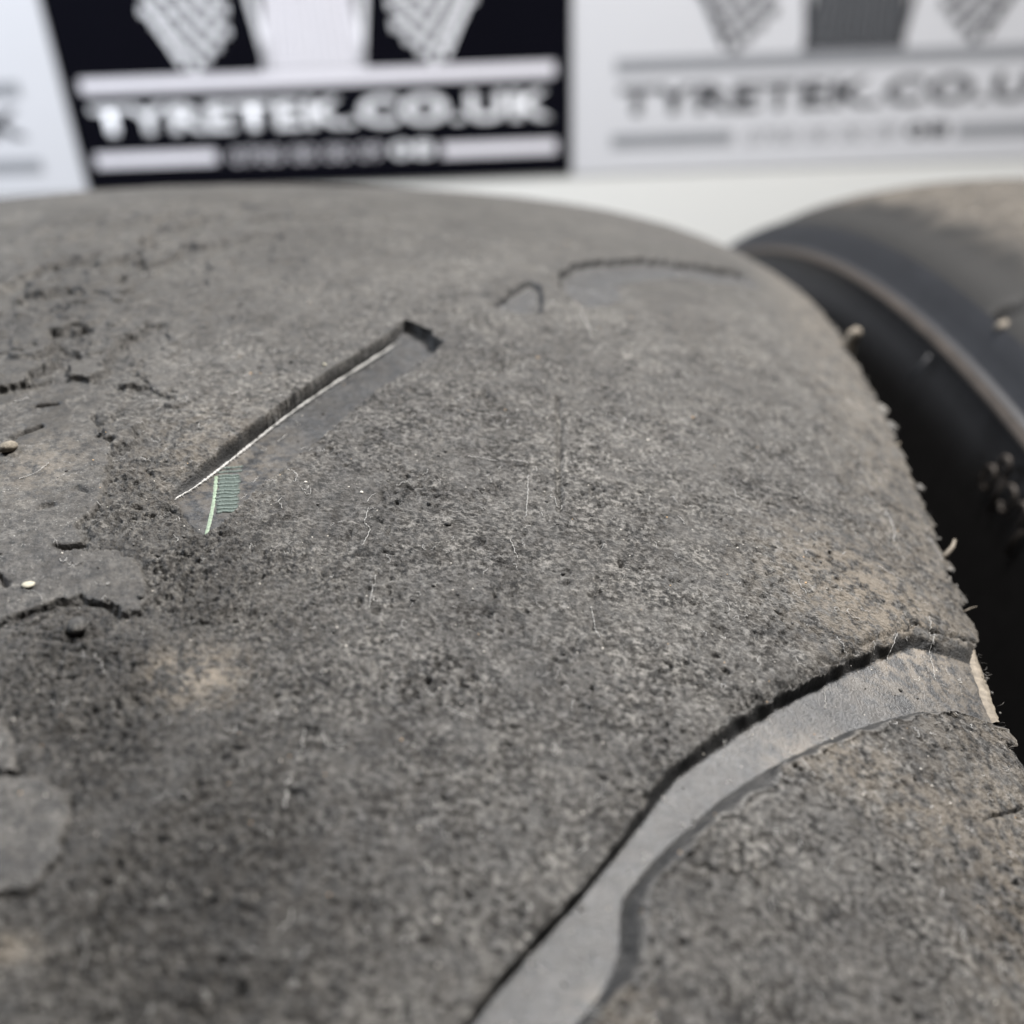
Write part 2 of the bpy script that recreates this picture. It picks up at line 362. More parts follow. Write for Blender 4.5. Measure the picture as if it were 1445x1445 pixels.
CR = [([(5.22, 11.17), (5.67, 12.52)], 0.267, 0.5), ([(-1.04, 11.29), (0.68, 11.53), (1.72, 12.38), (2.16, 12.87)], 0.351, 0.6), ([(34.74, -0.99), (32.14, 1.65)], 0.349, 0.45), ([(29.85, 1.99), (29.09, 2.83)], 0.335, 0.4), ([(26.83, 6.75), (26.21, 8.35)], 0.39, 0.5), ([(23.58, 3.73), (23.3, 7.27)], 0.317, 0.45), ([(23.66, 1.7), (23.52, 2.43)], 0.318, 0.4), ([(20.39, 7.88), (20.16, 8.93)], 0.246, 0.3), ([(15.66, 8.4), (13.99, 9.86)], 0.295, 0.4), ([(12.68, 4.64), (13.06, 6.44)], 0.23, 0.3), ([(11.88, 8.01), (12.34, 8.98)], 0.228, 0.3), ([(67.71, 7.05), (64.74, 10.22)], 0.792, 0.8), ([(59.23, -3.51), (55.27, -0.83)], 0.502, 0.4), ([(21.67, 15.64), (23.5, 17.03)], 0.124, 0.3), ([(11.39, 16.11), (12.86, 16.72)], 0.141, 0.3), ([(1.44, 17.32), (1.68, 17.74)], 0.204, 0.4), ([(-10.97, 19.57), (-10.65, 21.27)], 0.157, 0.5), ([(-8.88, 20.28), (-6.62, 20.71)], 0.16, 0.3), ([(-7.24, 17.12), (-6.95, 17.72)], 0.327, 0.3), ([(-4.85, 18.55), (-5.18, 19.27)], 0.287, 0.3), ([(-13.97, 17.35), (-14.86, 18.19)], 0.217, 0.5), ([(-6.37, 22.78), (-6.29, 23.47)], 0.188, 0.3), ([(-7.0, 23.96), (-7.02, 24.45)], 0.14, 0.3), ([(-6.08, 25.07), (-6.89, 26.63)], 0.188, 0.35), ([(-10.74, 27.33), (-10.71, 28.14)], 0.178, 0.3), ([(14.89, 49.89), (8.11, 50.38), (-1.23, 50.84)], 0.258, 0.42), ([(49.22, 48.88), (37.88, 49.44), (28.48, 50.42)], 0.304, 0.15), ([(13.81, 44.05), (12.4, 44.65)], 0.341, 0.4), ([(12.62, 38.32), (12.02, 39.82)], 0.281, 0.35), ([(-5.87, 55.21), (-6.18, 55.4)], 0.234, 0.3), ([(-4.01, 53.81), (-4.58, 53.72)], 0.191, 0.25), ([(0.99, 46.26), (0.18, 46.59)], 0.201, 0.25), ([(-7.56, 67.75), (-8.2, 68.29)], 0.14, 0.3), ([(3.76, 76.76), (0.76, 77.32)], 0.106, 0.25), ([(-19.48, 77.04), (-18.46, 78.02), (-16.71, 80.48)], 0.126, 0.3), ([(-22.03, 67.02), (-22.42, 67.29)], 0.158, 0.3), ([(-19.48, 74.29), (-20.9, 75.1), (-21.88, 75.09)], 0.125, 0.15), ([(-18.04, 19.2), (-17.03, 20.38), (-15.98, 21.79), (-15.76, 23.21), (-15.93, 24.92), (-16.61, 25.81), (-16.16, 26.97)], 0.132, 0.26), ([(29.48, 39.42), (30.53, 40.27)], 0.261, 0.2), ([(-6.27, 55.12), (-5.62, 55.3)], 0.186, 0.3), ([(-17.97, 20.45), (-16.19, 23.13)], 0.124, 0.2), ([(-18.24, 23.31), (-18.4, 24.42)], 0.205, 0.3), ([(-21.72, 24.1), (-21.34, 25.16)], 0.118, 0.25), ([(-23.59, 26.82), (-23.69, 27.25)], 0.192, 0.35), ([(-29.07, 27.61), (-29.63, 28.19)], 0.107, 0.3), ([(-30.75, 47.3), (-31.23, 47.88)], 0.208, 0.15), ([(-37.37, 42.76), (-37.8, 43.16)], 0.221, 0.2)]
green = [(-0.68, 26.66), (-2.51, 27.18), (-4.69, 27.75), (-6.84, 28.16), (-8.33, 28.37)]
ribs = [((0.93, 26.33), (1.44, 27.92)), ((0.38, 26.49), (0.89, 28.06)), ((-0.17, 26.65), (0.34, 28.19)), ((-0.7, 26.8), (-0.21, 28.33)), ((-1.24, 26.96), (-0.75, 28.47)), ((-1.76, 27.11), (-1.28, 28.6)), ((-2.28, 27.26), (-1.8, 28.73)), ((-2.79, 27.4), (-2.32, 28.86)), ((-3.29, 27.54), (-2.83, 28.98)), ((-3.78, 27.68), (-3.33, 29.11)), ((-4.26, 27.82), (-3.82, 29.23)), ((-4.72, 27.95), (-4.3, 29.34)), ((-5.18, 28.08), (-4.76, 29.45)), ((-5.63, 28.2), (-5.22, 29.56))]
stones = [(-1.24, 12.11), (-14.84, 19.6), (15.14, 30.82), (12.71, 25.42), (-17.78, 23.84)]
nubs = [(59.27, 74.89), (10.74, 80.46), (3.76, 82.47), (49.47, 80.27)]
lint = [[(2.32, 48.41), (-1.43, 48.65), (-2.68, 48.65)], [(-4.07, 38.18), (-5.81, 38.18), (-6.08, 38.8), (-7.99, 38.56)], [(1.0, 50.17), (-0.15, 50.14), (0.38, 50.45), (-0.87, 50.63)], [(-1.19, 39.6), (-0.47, 40.07), (-0.41, 40.36)], [(3.69, 44.03), (3.71, 45.21), (3.54, 46.0)], [(4.06, 47.19), (3.89, 48.29)], [(-10.82, 53.36), (-11.87, 53.57), (-13.36, 53.92)], [(-5.42, 47.84), (-7.22, 48.46)], [(-27.54, 38.4), (-28.38, 38.49)], [(-27.0, 38.23), (-26.66, 38.44)], [(-23.43, 38.37), (-24.84, 38.5)], [(-23.53, 39.35), (-24.41, 39.81), (-24.12, 40.81)], [(13.21, 54.05), (12.07, 56.31)], [(12.73, 76.64), (10.32, 76.91), (7.75, 76.28)], [(2.87, 74.22), (2.75, 76.16)], [(-4.4, 74.22), (-6.95, 73.58)], [(12.1, 80.27), (9.77, 80.99)], [(-7.81, 69.4), (-8.89, 69.96)], [(34.44, 50.97), (28.46, 52.17)], [(5.81, 9.12), (6.43, 9.95)], [(-23.86, 25.36), (-23.12, 25.3)], [(-13.82, 40.03), (-10.91, 39.92)], [(-12.13, 68.56), (-13.73, 68.38)], [(-0.65, 77.41), (-3.07, 77.31), (-6.86, 77.1)], [(-20.76, 45.66), (-21.27, 47.09)], [(-19.47, 65.68), (-20.51, 66.39)], [(-2.44, 15.53), (-3.78, 15.11), (-4.28, 14.33)], [(5.15, 29.51), (6.27, 29.86)]]
flap = [(-1.89, 80.62), (-4.67, 80.63), (-7.86, 80.61)]
edgeq = [(-2.07, 76.55), (4.96, 74.6)]
dirt_list = [(-20.57, 31.53, 1.89, 2.37, 1.0), (-21.89, 31.34, 1.05, 1.57, 0.6), (-2.38, 73.81, 6.83, 7.54, 0.8), (19.35, 80.58, 40.45, 7.1, 0.3), (-18.64, 68.74, 2.36, 4.33, 0.55), (-20.54, 73.62, 2.93, 4.73, 0.5), (-19.85, 78.36, 10.53, 3.61, 0.5), (0.67, 26.1, 6.87, 5.93, 0.35), (-2.49, 15.04, 3.58, 2.97, 0.4), (60.7, 1.99, 40.72, 16.47, 0.1), (65.58, 24.0, 16.99, 20.53, 0.06), (37.01, 63.36, 16.0, 10.1, 0.1), (-37.04, 28.25, 0.69, 1.3, 0.7), (-36.17, 55.68, 1.38, 2.0, 0.4), (-3.87, 76.17, 1.85, 4.08, 0.8)]
G3FAR = [(37.82, 43.87), (40.67, 44.89), (41.8, 45.65), (40.58, 47.1), (32.75, 47.62)]
G4FAR = [(41.46, 48.26), (46.71, 48.18), (50.88, 49.49), (56.04, 53.01), (61.31, 57.39), (65.01, 62.03), (70.26, 67.31), (73.25, 70.18)]
G2_FLOOR = G2fu[:-1] + [(24.3, 38.3)] + [(a + .25 * (1 if a > 0 else .4), b - .35) for a, b in G2ll]
G1_LAND = [p for p in G1[1] if p[1] < 80]; G1_FLOOR = [p for p in G1[2] if p[1] < 79]
def open_end(P, pair):   # run the outline out over the shoulder edge
    i = max(range(len(P)), key=lambda k: P[k][1] if P[k][0] > -5 else -99); return P[:i + 1] + pair + P[i + 1:]
G1_LAND = open_end(G1_LAND, [(1.2, 85), (-7.6, 85)]); G1_FLOOR = open_end(G1_FLOOR, [(-1.2, 85), (-6.3, 85)])
GROOVES = [(G1[0], G1_LAND, G1_FLOOR), (G2[0], G2[1], G2_FLOOR)]
STEPS = [(.72, [(32.3, 42.4)] + G3FAR + [(30.8, 45.4)], G3FAR, 14.0, 2), (.9, G4FAR + [(66.2, 72.5), (51.3, 61.4), (40.0, 55.8), (34.6, 50.9)], G4FAR, 9.5, 3)]
PATCHES = [(P1, .28), (P2, .24), (P3, .26)]

def fbm(u, v, wl, seed, oct=2):
    o = np.zeros_like(u); a = 1.0
    for k in range(oct):
        o += a * perlin(u / wl + 37.3 * k, v / wl + 11.7 * k, seed + k); a *= .5; wl *= .5
    return o
def blob(u, v, cu, cv, ru, rv): return np.exp(-(((u - cu) / ru) ** 2 + ((v - cv) / rv) ** 2))
def field(u, v):
    """height (mm), class (0 tread, 1..4 groove, 5..8 patch) and dirt amount"""
    wx = .35 * perlin(u / 1.1, v / 1.1, 2); wy = .35 * perlin(u / 1.1, v / 1.1, 3)
    n1 = .55 * fbm(u + wx, v + wy, .5, 1, 3) + .75 * fbm(u - wy, v + wx, 1.15, 4, 2) * np.abs(perlin(u / 2.1, v / 2.1, 9))
    n1 = n1 * (.45 + 1.1 * sst(-.35, .5, perlin(u / 3.3, v / 3.3, 10))); n2 = perlin(u / 1.7, v / 1.7, 5); n3 = perlin(u / 5.5, v / 5.5, 6)
    wob_u = .16 * perlin(u / .9, v / .9, 21) + .07 * perlin(u / .3, v / .3, 22)
    wob_v = .16 * perlin(u / .9, v / .9, 23) + .07 * perlin(u / .3, v / .3, 24)
    # torn, coarse areas: round the left plates, beside the slot, lower left (where its darkening stands in for shade)
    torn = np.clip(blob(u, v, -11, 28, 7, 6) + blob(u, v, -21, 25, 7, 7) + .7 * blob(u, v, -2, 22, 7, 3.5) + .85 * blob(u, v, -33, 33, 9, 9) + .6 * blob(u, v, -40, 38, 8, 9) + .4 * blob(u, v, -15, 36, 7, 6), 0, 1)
    smear_dark = np.clip(blob(u, v, 30, 8, 26, 20) + .5 * blob(u, v, 70, 30, 35, 40) + .35 * sst(.1, .5, perlin(u / 7, v / 7, 12)) + .5 * blob(u, v, 55, 60, 22, 14) + .45 * sst(28, 65, u), 0, 1)  # smeared areas; last term paints the far end darker against the strong light
    calm = 1 - .8 * smear_dark
    pm = sst(-.25, .45, perlin(u / 4.2, v / 4.2, 31))
    pits = sst(.36, .62, perlin(u / .62, v / .62, 32)) * pm + .7 * sst(.40, .66, perlin(u / .34, v / .34, 33)) * (.35 + pm)
    ridg = (1 - np.abs(perlin(u / .8, v / .45, 41)) * 2.2)
    h = n1 * (.095 + .22 * torn) * calm + n2 * (.035 + .08 * torn) + n3 * .07 - .27 * pits * calm * (1 - .65 * torn) + torn * .09 * ridg
    h += .05 * perlin(u / 2.6, v / 2.6, 8) * calm
    # smeared flakes: stepped plateaus on the left side, small rolled ridges elsewhere
    fm = np.clip(blob(u, v, 22, 4, 22, 12) + .8 * blob(u, v, 2, 12, 9, 9) + .6 * blob(u, v, 55, 10, 18, 22), 0, 1)
    f1 = perlin(u / 9 + n2 * .2 + wob_u * .6, v / 4.6 + n2 * .2 + wob_v * .6, 14); f2 = perlin(u / 3.8 + n2 * .2, v / 2.2 + wob_v, 15)
    pl1 = sst(.02, .09, f1)
    h += fm * (.75 * pl1 + .3 * sst(.14, .22, f2) - .14 * sst(.46, .56, f2) - .2 * sst(.07, .0, np.abs(f1 - .0)))
    smear_dark = np.maximum(smear_dark * (1 - .6 * fm), fm * pl1); torn = np.maximum(torn, .5 * fm * (1 - pl1)); calm = 1 - .8 * smear_dark
    tf = 1 - np.abs(perlin(u / .34 + wx, v / .24 + wy, 17)) * 2.4
    h += tf * (.016 + .14 * torn) * calm
    roll = np.maximum(0, perlin(u / 1.3 + wx, v / .55 + wy, 16)) ** 2
    h += .16 * roll * (.25 + torn) * calm
    cls = np.zeros(u.shape, np.int8); darken = np.zeros_like(u)
    # raised smeared plates
    for k, (P, H) in enumerate(PATCHES):
        pu, pv = np.array(P)[:, 0], np.array(P)[:, 1]
        bb = (u > pu.min() - 2) & (u < pu.max() + 2) & (v > pv.min() - 2) & (v < pv.max() + 2)
        idx = np.nonzero(bb)
        a, b = u[idx] + wob_u[idx] * 1.5 + n2[idx] * .35, v[idx] + wob_v[idx] * 1.5 + n1[idx] * .12
        ins = inside(a, b, P); d = seg_dist(a, b, P)
        soft = np.clip(1 - .8 * sst(10, 4, v[idx]) * (k == 0) - .9 * sst(3, 9.5, u[idx]) * (k == 0), .06, 1)
        torn[idx] = np.where(ins, torn[idx] * .55, torn[idx])
        hp = H * soft * sst(-.02, .16, d) + n2[idx] * .03 + n3[idx] * .05 + n1[idx] * .008 - .05 * pits[idx]
        hh = h[idx]; mixw = sst(-.02, .2, d)
        hh = np.where(ins, hh * (1 - mixw) + (hp + .1 * hh) * mixw, hh - (.14 * soft * (.4 + 1.2 * sst(-.3, .4, n2[idx]))) * np.exp(-(d / .28) ** 2))
        h[idx] = hh
        cc = cls[idx]; cc[ins & (d > .1)] = 5 + k; cls[idx] = cc
    # cracks, holes and scores
    for P, wd, dep in CR:
        pa = np.array(P); q = wd * 3 + .5
        idx = np.nonzero((u > pa[:, 0].min() - q) & (u < pa[:, 0].max() + q) & (v > pa[:, 1].min() - q) & (v < pa[:, 1].max() + q))
        d = seg_dist(u[idx] + wob_u[idx] * .7, v[idx] + wob_v[idx] * .7, P, False)
        h[idx] -= dep * np.exp(-(d / (wd * .75)) ** 2)
    # grooves
    for k, (H, L, F) in enumerate(GROOVES):
        pa = np.array(L + F)
        idx = np.nonzero((u > pa[:, 0].min() - 2) & (u < pa[:, 0].max() + 2) & (v > pa[:, 1].min() - 2) & (v < pa[:, 1].max() + 2))
        am = (.35, .12)[k]
        lw = .16 * perlin(u[idx] / 1.3, v[idx] / 1.3, 26); lx = .16 * perlin(u[idx] / 1.3, v[idx] / 1.3, 27)
        a, b = u[idx] + wob_u[idx] * am + lw, v[idx] + wob_v[idx] * am + lx
        if k == 0:   # crumbled far edge towards the shoulder
            cz = sst(56, 64, v[idx]); a = a + cz * .5 * perlin(u[idx] / 1.9, v[idx] / 1.5, 51); b = b + cz * .5 * perlin(u[idx] / 1.5, v[idx] / 1.5, 52)
        iL = inside(a, b, L); iF = inside(u[idx] + .25 * wob_u[idx], v[idx] + .25 * wob_v[idx], F)
        dl = seg_dist(a, b, L); df = seg_dist(u[idx], v[idx], F)
        fr = np.where(iF, 1.0, np.where(iL, dl / (dl + df + 1e-6), 0.0))
        fr = sst(0.0, 1.0, fr) if k == 0 else sst(0.0, .8, fr)
        Hd = H
        if k == 0: Hd = H * (1 - .35 * sst(66, 80, v[idx]))
        if k == 1: Hd = H * (.18 + .82 * sst(-9, 6, u[idx])) * (1 - .35 * sst(21, 26, u[idx]))
        base = h[idx]
        rim = np.exp(-(dl / .5) ** 2) * ~iL
        floor_h = -Hd + n3[idx] * .05 + n2[idx] * .012 + n1[idx] * .004
        h[idx] = base * (1 - fr) + floor_h * fr - rim * ((.10 + .22 * sst(56, 64, v[idx]) * (u[idx] > -22 + (v[idx] - 56) * .8)) if k == 0 else .06) * (1 + ridg[idx] * .6)
        cc = cls[idx]; cc[fr > .02] = 11 + k; cc[(fr > .93) & (iF | (df < .12))] = 1 + k; cls[idx] = cc
        darken[idx] = np.maximum(darken[idx], sst(.03, .35, fr) * sst(.25, .75, Hd + 0 * fr) * (.95 + .3 * n2[idx]))  # walls turn near-black where the groove is deep
        darken[idx] = np.minimum(darken[idx], 1.0)
    # worn remnants of grooves: a dark step on the far side, the floor ramping up again on the near side
    for H, L, FAR, rampw, k in STEPS:
        pa = np.array(L)
        idx = np.nonzero((u > pa[:, 0].min() - 3) & (u < pa[:, 0].max() + 3) & (v > pa[:, 1].min() - 3) & (v < pa[:, 1].max() + 3))
        a, b = u[idx] + wob_u[idx] * 1.6 + .3 * n2[idx], v[idx] + wob_v[idx] * 1.6 + .3 * n3[idx]
        iL = inside(a, b, L); d = seg_dist(a, b, FAR, False); dl = seg_dist(a, b, L)
        t = np.where(iL, sst(0, .5, d) * (1 - sst(.15 * rampw, rampw, d)) * np.clip(sst(0, 1.6 if k == 3 else .5, dl) + sst(1.4, .3, d), 0, 1), 0)
        fl = sst(.1, .6, t)
        h[idx] = (h[idx] * (1 - fl) + (n3[idx] * .05 + n2[idx] * .02) * fl) - H * t - .12 * np.exp(-(d / .6) ** 2) * ~iL * (.5 + np.maximum(0, n2[idx]))
        cc = cls[idx]; cc[iL & (d < .75)] = 11 + k; cc[iL & (d >= .75) & (t > (.35 if k == 3 else .2))] = 1 + k; cls[idx] = cc
        darken[idx] = np.maximum(darken[idx], iL * sst(.8, .3, d) * (.8 if k == 2 else .9))
    dirt = np.zeros_like(u)
    for cu, cv, ru, rv, s in dirtspots: dirt = np.maximum(dirt, s * blob(u, v, cu, cv, ru * 1.1, rv * 1.1))
    dirt = np.maximum(dirt, .35 * sst(68, 80, v)); dirt = np.maximum(dirt, .02 * sst(30, 80, u))
    dirt = np.maximum(dirt, .06)
    return h, cls, dirt, torn, smear_dark, darken
dirtspots = dirt_list

def nonuni(segs):
    out = []
    for a, b, s0, s1 in segs:
        x = a
        while x < b - 1e-9:
            out.append(x); x += s0 + (s1 - s0) * (x - a) / (b - a)
    out.append(segs[-1][1]); return np.array(out)
us = nonuni([(-60, -43, 1.2, .1), (-43, 8, .088, .088), (8, 60, .088, .30), (60, 125, .30, .8), (125, 180, 1.0, 8), (180, 2 * math.pi * RM - 60, 8, 8)])
vs = nonuni([(-w, -32, 1.5, .5), (-32, 8, .35, .14), (8, w, .098, .094)])
U, V = np.meshgrid(us, vs, indexing='ij')
Hh, CL, DI, TO, SM, CN = field(U, V)
fade = (sst(-60, -45, U) * sst(175, 140, U))
Hh = np.where(CL == 0, Hh * (.15 + .85 * fade), Hh)
# ragged shoulder edge
rag = sst(w - 1.6, w, V) * .7
V2 = V + rag * (1.1 * perlin(U / 2.3, V * 0, 61) + .28 * perlin(U / .7, V * 0, 62) + 1.5 * np.maximum(0, perlin(U / 3.6, V * 0, 63)))
Hh = Hh - .15 * sst(w - 1.0, w, V) ** 2
PT = point(U, V2, Hh)
nu, nv = U.shape
IDX = np.arange(nu * nv).reshape(nu, nv)
i2 = np.concatenate([np.arange(1, nu), [0]])
Q = np.stack([IDX[:, :-1], IDX[:, 1:], IDX[i2][:, 1:], IDX[i2][:, :-1]], -1)[:, :, ::-1]
Q[-1] = Q[-1]
QC = CL[:, :-1].copy()
V3 = PT.reshape(-1, 3); ATTR = {'dirt': DI.reshape(-1), 'torn': TO.reshape(-1), 'smear_dark': SM.reshape(-1), 'darken': CN.reshape(-1)}
tyre = empty('worn_tyre', (0, 0, 0))
tag(tyre, 'large worn grey tyre with torn tread and curved groove in the foreground', 'tyre', 'tyres standing side by side')
def facepart(name, mask, mat, parent):
    q = Q[mask].reshape(-1, 4)
    ids, inv = np.unique(q, return_inverse=True)
    me = npmesh(name, V3[ids], inv.reshape(-1, 4))
    for nm, ar in ATTR.items():
        if (name, nm) not in (('groove', 'torn'), ('groove', 'smear_dark')):
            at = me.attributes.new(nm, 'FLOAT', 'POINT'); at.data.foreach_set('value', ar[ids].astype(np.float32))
    return link(name, me, mat, parent)
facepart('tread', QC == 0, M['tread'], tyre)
GL = ['curved groove with a pale smooth floor', 'short slanted groove with a pale frayed edge and green marks', 'small worn remnant of a groove', 'shallow groove near the far shoulder']
gro = []
for k in range(4):
    o = facepart('groove', QC == 1 + k, M['slot' if k == 1 else 'groove'], tyre); o['label'] = GL[k]; gro.append(o)
    facepart('groove_wall', QC == 11 + k, M['groovewall'], o)
for k in range(3): facepart('rubber_patch', QC == 5 + k, M['patch'], tyre)

def height(u, v):
    a = field(np.array([[float(u)]]), np.array([[float(v)]])); return float(a[0][0, 0])
def heights(P):
    P = np.array(P, float); return field(P[:, 0].reshape(-1, 1), P[:, 1].reshape(-1, 1))[0].ravel()
def world(u, v, h): return Vector(point(np.array(float(u)), np.array(float(v)), np.array(float(h))))

# sidewalls, bead
def lathe(name, prof, mat, parent, zc, seg=180, t0=0.0, t1=2 * math.pi):
    full = abs(t1 - t0 - 2 * math.pi) < 1e-6
    n = seg if full else seg + 1
    th = np.linspace(t0, t1, n, endpoint=not full)
    pr = np.array(prof, float) * MM
    P = np.stack([np.broadcast_to(pr[None, :, 0], (n, len(pr))), np.sin(th)[:, None] * pr[None, :, 1], np.cos(th)[:, None] * pr[None, :, 1] + zc * MM], -1)
    ix = np.arange(n * len(pr)).reshape(n, len(pr)); nx = np.roll(ix, -1, 0)
    if not full: ix, nx = ix[:-1], nx[:-1]
    q = np.stack([ix[:, :-1], ix[:, 1:], nx[:, 1:], nx[:, :-1]], -1).reshape(-1, 4)
    return link(name, npmesh(name, P.reshape(-1, 3), q), mat, parent)
re_ = float(rho(np.array(w)))
for s in (-1, 1):
    lathe('sidewall', [(s * (w - .4), re_ - .5), (s * (w - .3), re_ - 4), (s * (w - 1), re_ - 15), (s * (w + 1), re_ - 35), (s * (w - 2), re_ - 55), (s * (w - 14), re_ - 72), (s * (w - 18), re_ - 76)], M['side'], tyre, RM)
lathe('inner_liner', [(-(w - 18), re_ - 76), (-(w - 12), re_ - 40), (-(w - 14), re_ - 16), (-50, re_ - 4), (50, re_ - 4), (w - 14, re_ - 16), (w - 12, re_ - 40), (w - 18, re_ - 76)], M['side'], tyre, RM)

# pale frayed edge at the foot of the slot's far wall
def dense(P, step=.12):
    out = []
    for (a, b), (c, d) in zip(P[:-1], P[1:]):
        n = max(2, int(math.hypot(c - a, d - b) / step))
        out += [(a + (c - a) * i / n, b + (d - b) * i / n) for i in range(n)]
    return out + [P[-1]]
def smooth(P, it=3):
    for _ in range(it):
        q = [P[0]]
        for a, b in zip(P[:-1], P[1:]): q += [(a[0] * .75 + b[0] * .25, a[1] * .75 + b[1] * .25), (a[0] * .25 + b[0] * .75, a[1] * .25 + b[1] * .75)]
        P = q + [P[-1]]
    return P
g2h = lambda u: -1.5 * (.18 + .82 * float(sst(-9, 6, np.array(float(u)))))
LN = dense(smooth(G2line), .1)
mb = MB(); n = len(LN); pts, rad = [], []
for i, (a, b) in enumerate(LN):
    t = i / n
    pts.append(world(a + random.uniform(-.02, .02), b + random.uniform(-.02, .02) - .05, g2h(a) * .93 + random.uniform(-.01, .02)))
    rad.append((.00010 + .00006 * t) * (.35 + .9 * random.random() ** .7) * (.8 + .35 * math.sin(i * .21) * math.sin(i * .047 + 1)) * min(1, .3 + t * 8))
mb.tube(pts, rad, 7)
for i in range(0, n, 2):
    a, b = LN[i]; p = pts[i]; q = world(a + random.uniform(-.3, .2), b + random.uniform(.1, .3), g2h(a) * .93 + random.uniform(-.05, .12))
    mb.tube([p, (p + q) / 2 + Vector((0, 0, .00004)), q], [.00003, .000025, .00001], 4)
mb.build('frayed_edge', M['frayed'], tyre)

# green ink stripe and ribbed green patch on the slot floor
def ribbon(name, P, halfw, hf, mat, parent, lift=.03):
    P = dense(smooth(P), .1); v, f, raw = [], [], []
    for i, (a, b) in enumerate(P):
        a2, b2 = P[min(i + 1, len(P) - 1)]; a0, b0 = P[max(i - 1, 0)]
        tx, ty = a2 - a0, b2 - b0; L = math.hypot(tx, ty) + 1e-9; nx, ny = -ty / L, tx / L
        hw = halfw * (.8 + .4 * random.random())
        for k, (s, z) in enumerate(((-1, 0), (-.5, 1), (.5, 1), (1, 0))):
            raw.append((a + nx * hw * s, b + ny * hw * s, lift * z * (.7 + .6 * random.random()) + .004))
    H = heights([(a, b) for a, b, c in raw]); v = [world(a, b, h + c) for (a, b, c), h in zip(raw, H)]
    for i in range(len(P) - 1):
        for k in range(3): f.append((4 * i + k, 4 * i + k + 1, 4 * i + 5 + k, 4 * i + 4 + k))
    return link(name, pymesh(name, v, f), mat, parent)
mid_ = [((a[0] + b_[0]) / 2, (a[1] + b_[1]) / 2) for a, b_ in ribs]
ribbon('green_patch', mid_[3::3] + [mid_[-1]], .68, None, M['greenfilm'], tyre, .015)
ribbon('green_stripe', green, .12, lambda a, b: height(a, b), M['green'], tyre, .025)
for a, b in ribs[1:]:
    jit = random.uniform(-.05, .05)
    a = (a[0] + random.uniform(-.07, .07), a[1] + random.uniform(-.05, .1)); b = (b[0] + random.uniform(-.1, .1), b[1] + random.uniform(-.25, .05))
    m1 = (a[0] * .66 + b[0] * .34 + .1 + jit, a[1] * .66 + b[1] * .34); m2 = (a[0] * .33 + b[0] * .67 - .08 - jit, a[1] * .33 + b[1] * .67)
    ribbon('green_rib', [a, m1, m2, b], .10, lambda p, q: height(p, q), M['greenrib'], tyre, .09)

# torn nubs, the flap and frayed hairs along the shoulder edge
def edge_nub(u, up, out, fwd, r, name='rubber_nub', mat='tan', side=0.0, v0=w - .3, blunt=.35):
    p0 = world(u, v0, -.4); mb = MB()
    a = [p0, p0 + Vector((out * .35, fwd * .2, up * .45)) * MM, p0 + Vector((out * .6 + side, fwd * .6, up * .75)) * MM, p0 + Vector((out, fwd, up)) * MM]
    mb.tube(a, [r * MM, r * .95 * MM, r * max(.75, blunt) * MM, r * blunt * MM], 7)
    return mb.build(name, M[mat], tyre)
p0 = world(58.5, w - .6, -.6); mb = MB()
mb.tube([p0 + Vector(q) * MM for q in ((0, 0, -.4), (.25, .1, .6), (.75, .3, 1.5), (1.0, .2, 2.2), (1.5, .5, 2.7), (1.7, .6, 2.85))], [q * MM for q in (1.5, 1.15, .8, .85, .6, .15)], 8)
mb.build('rubber_nub', M['tan'], tyre)
edge_nub(10.3, 1.0, 1.3, 1.6, .26, side=.25, blunt=.5); 
edge_nub(3.4, .4, 1.3, .4, .07); edge_nub(30.2, .5, .5, .3, .2)
v, f = [], []
FP = dense([(.2, 0), (-2.6, 0), (-5.2, 0), (-8.3, 0)], .25)
for i, (a, _) in enumerate(FP):
    t = i / (len(FP) - 1); wd = .55 * math.sin(math.pi * min(1, .12 + t * .88)) ** .6 + .05
    for s, z in ((-wd - .25, -1.0), (-wd * .5, -.45), (.1, -.3), (.3, -1.1)): v.append(world(a, w - .3 + s + .12 * random.random(), z - .12 + .1 * random.random()))
for i in range(len(FP) - 1):
    for k in range(3): f.append((4 * i + k, 4 * i + 4 + k, 4 * i + 5 + k, 4 * i + k + 1))
link('edge_flap', pymesh('edge_flap', v, f), M['tan'], tyre)
mb = MB()
for i in range(95):
    u = random.uniform(-28, 75) if i % 3 else random.uniform(-20, 20)
    p = world(u, w - random.uniform(-.1, .5), -.25); L = random.uniform(.1, .5) * (1.8 if random.random() < .12 else 1)
    d = Vector((random.uniform(.3, 1), random.uniform(-.7, .7), random.uniform(-.2, .7))).normalized() * L * MM
    k = Vector((random.uniform(-.2, .2), random.uniform(-.2, .2), random.uniform(-.2, .2))) * MM * L
    r = random.uniform(.012, .04) * MM
    mb.tube([p, p + d * .5 + k, p + d], [r, r * .8, r * .3], 4)
for i in range(60):
    u = random.uniform(-30, 72); r = random.uniform(.06, .2) * (2.4 if random.random() < .15 else 1) * (1 + max(0, u) / 60)
    mb.lump(world(u, w + random.uniform(-.25, .2), -.15 + random.uniform(-.3, .1)), r * MM, r * random.uniform(.7, 1.8) * MM, r * .8 * MM, None, .35)
tag(mb.build('frayed_fringe', M['fringe'], tyre), kind='stuff')

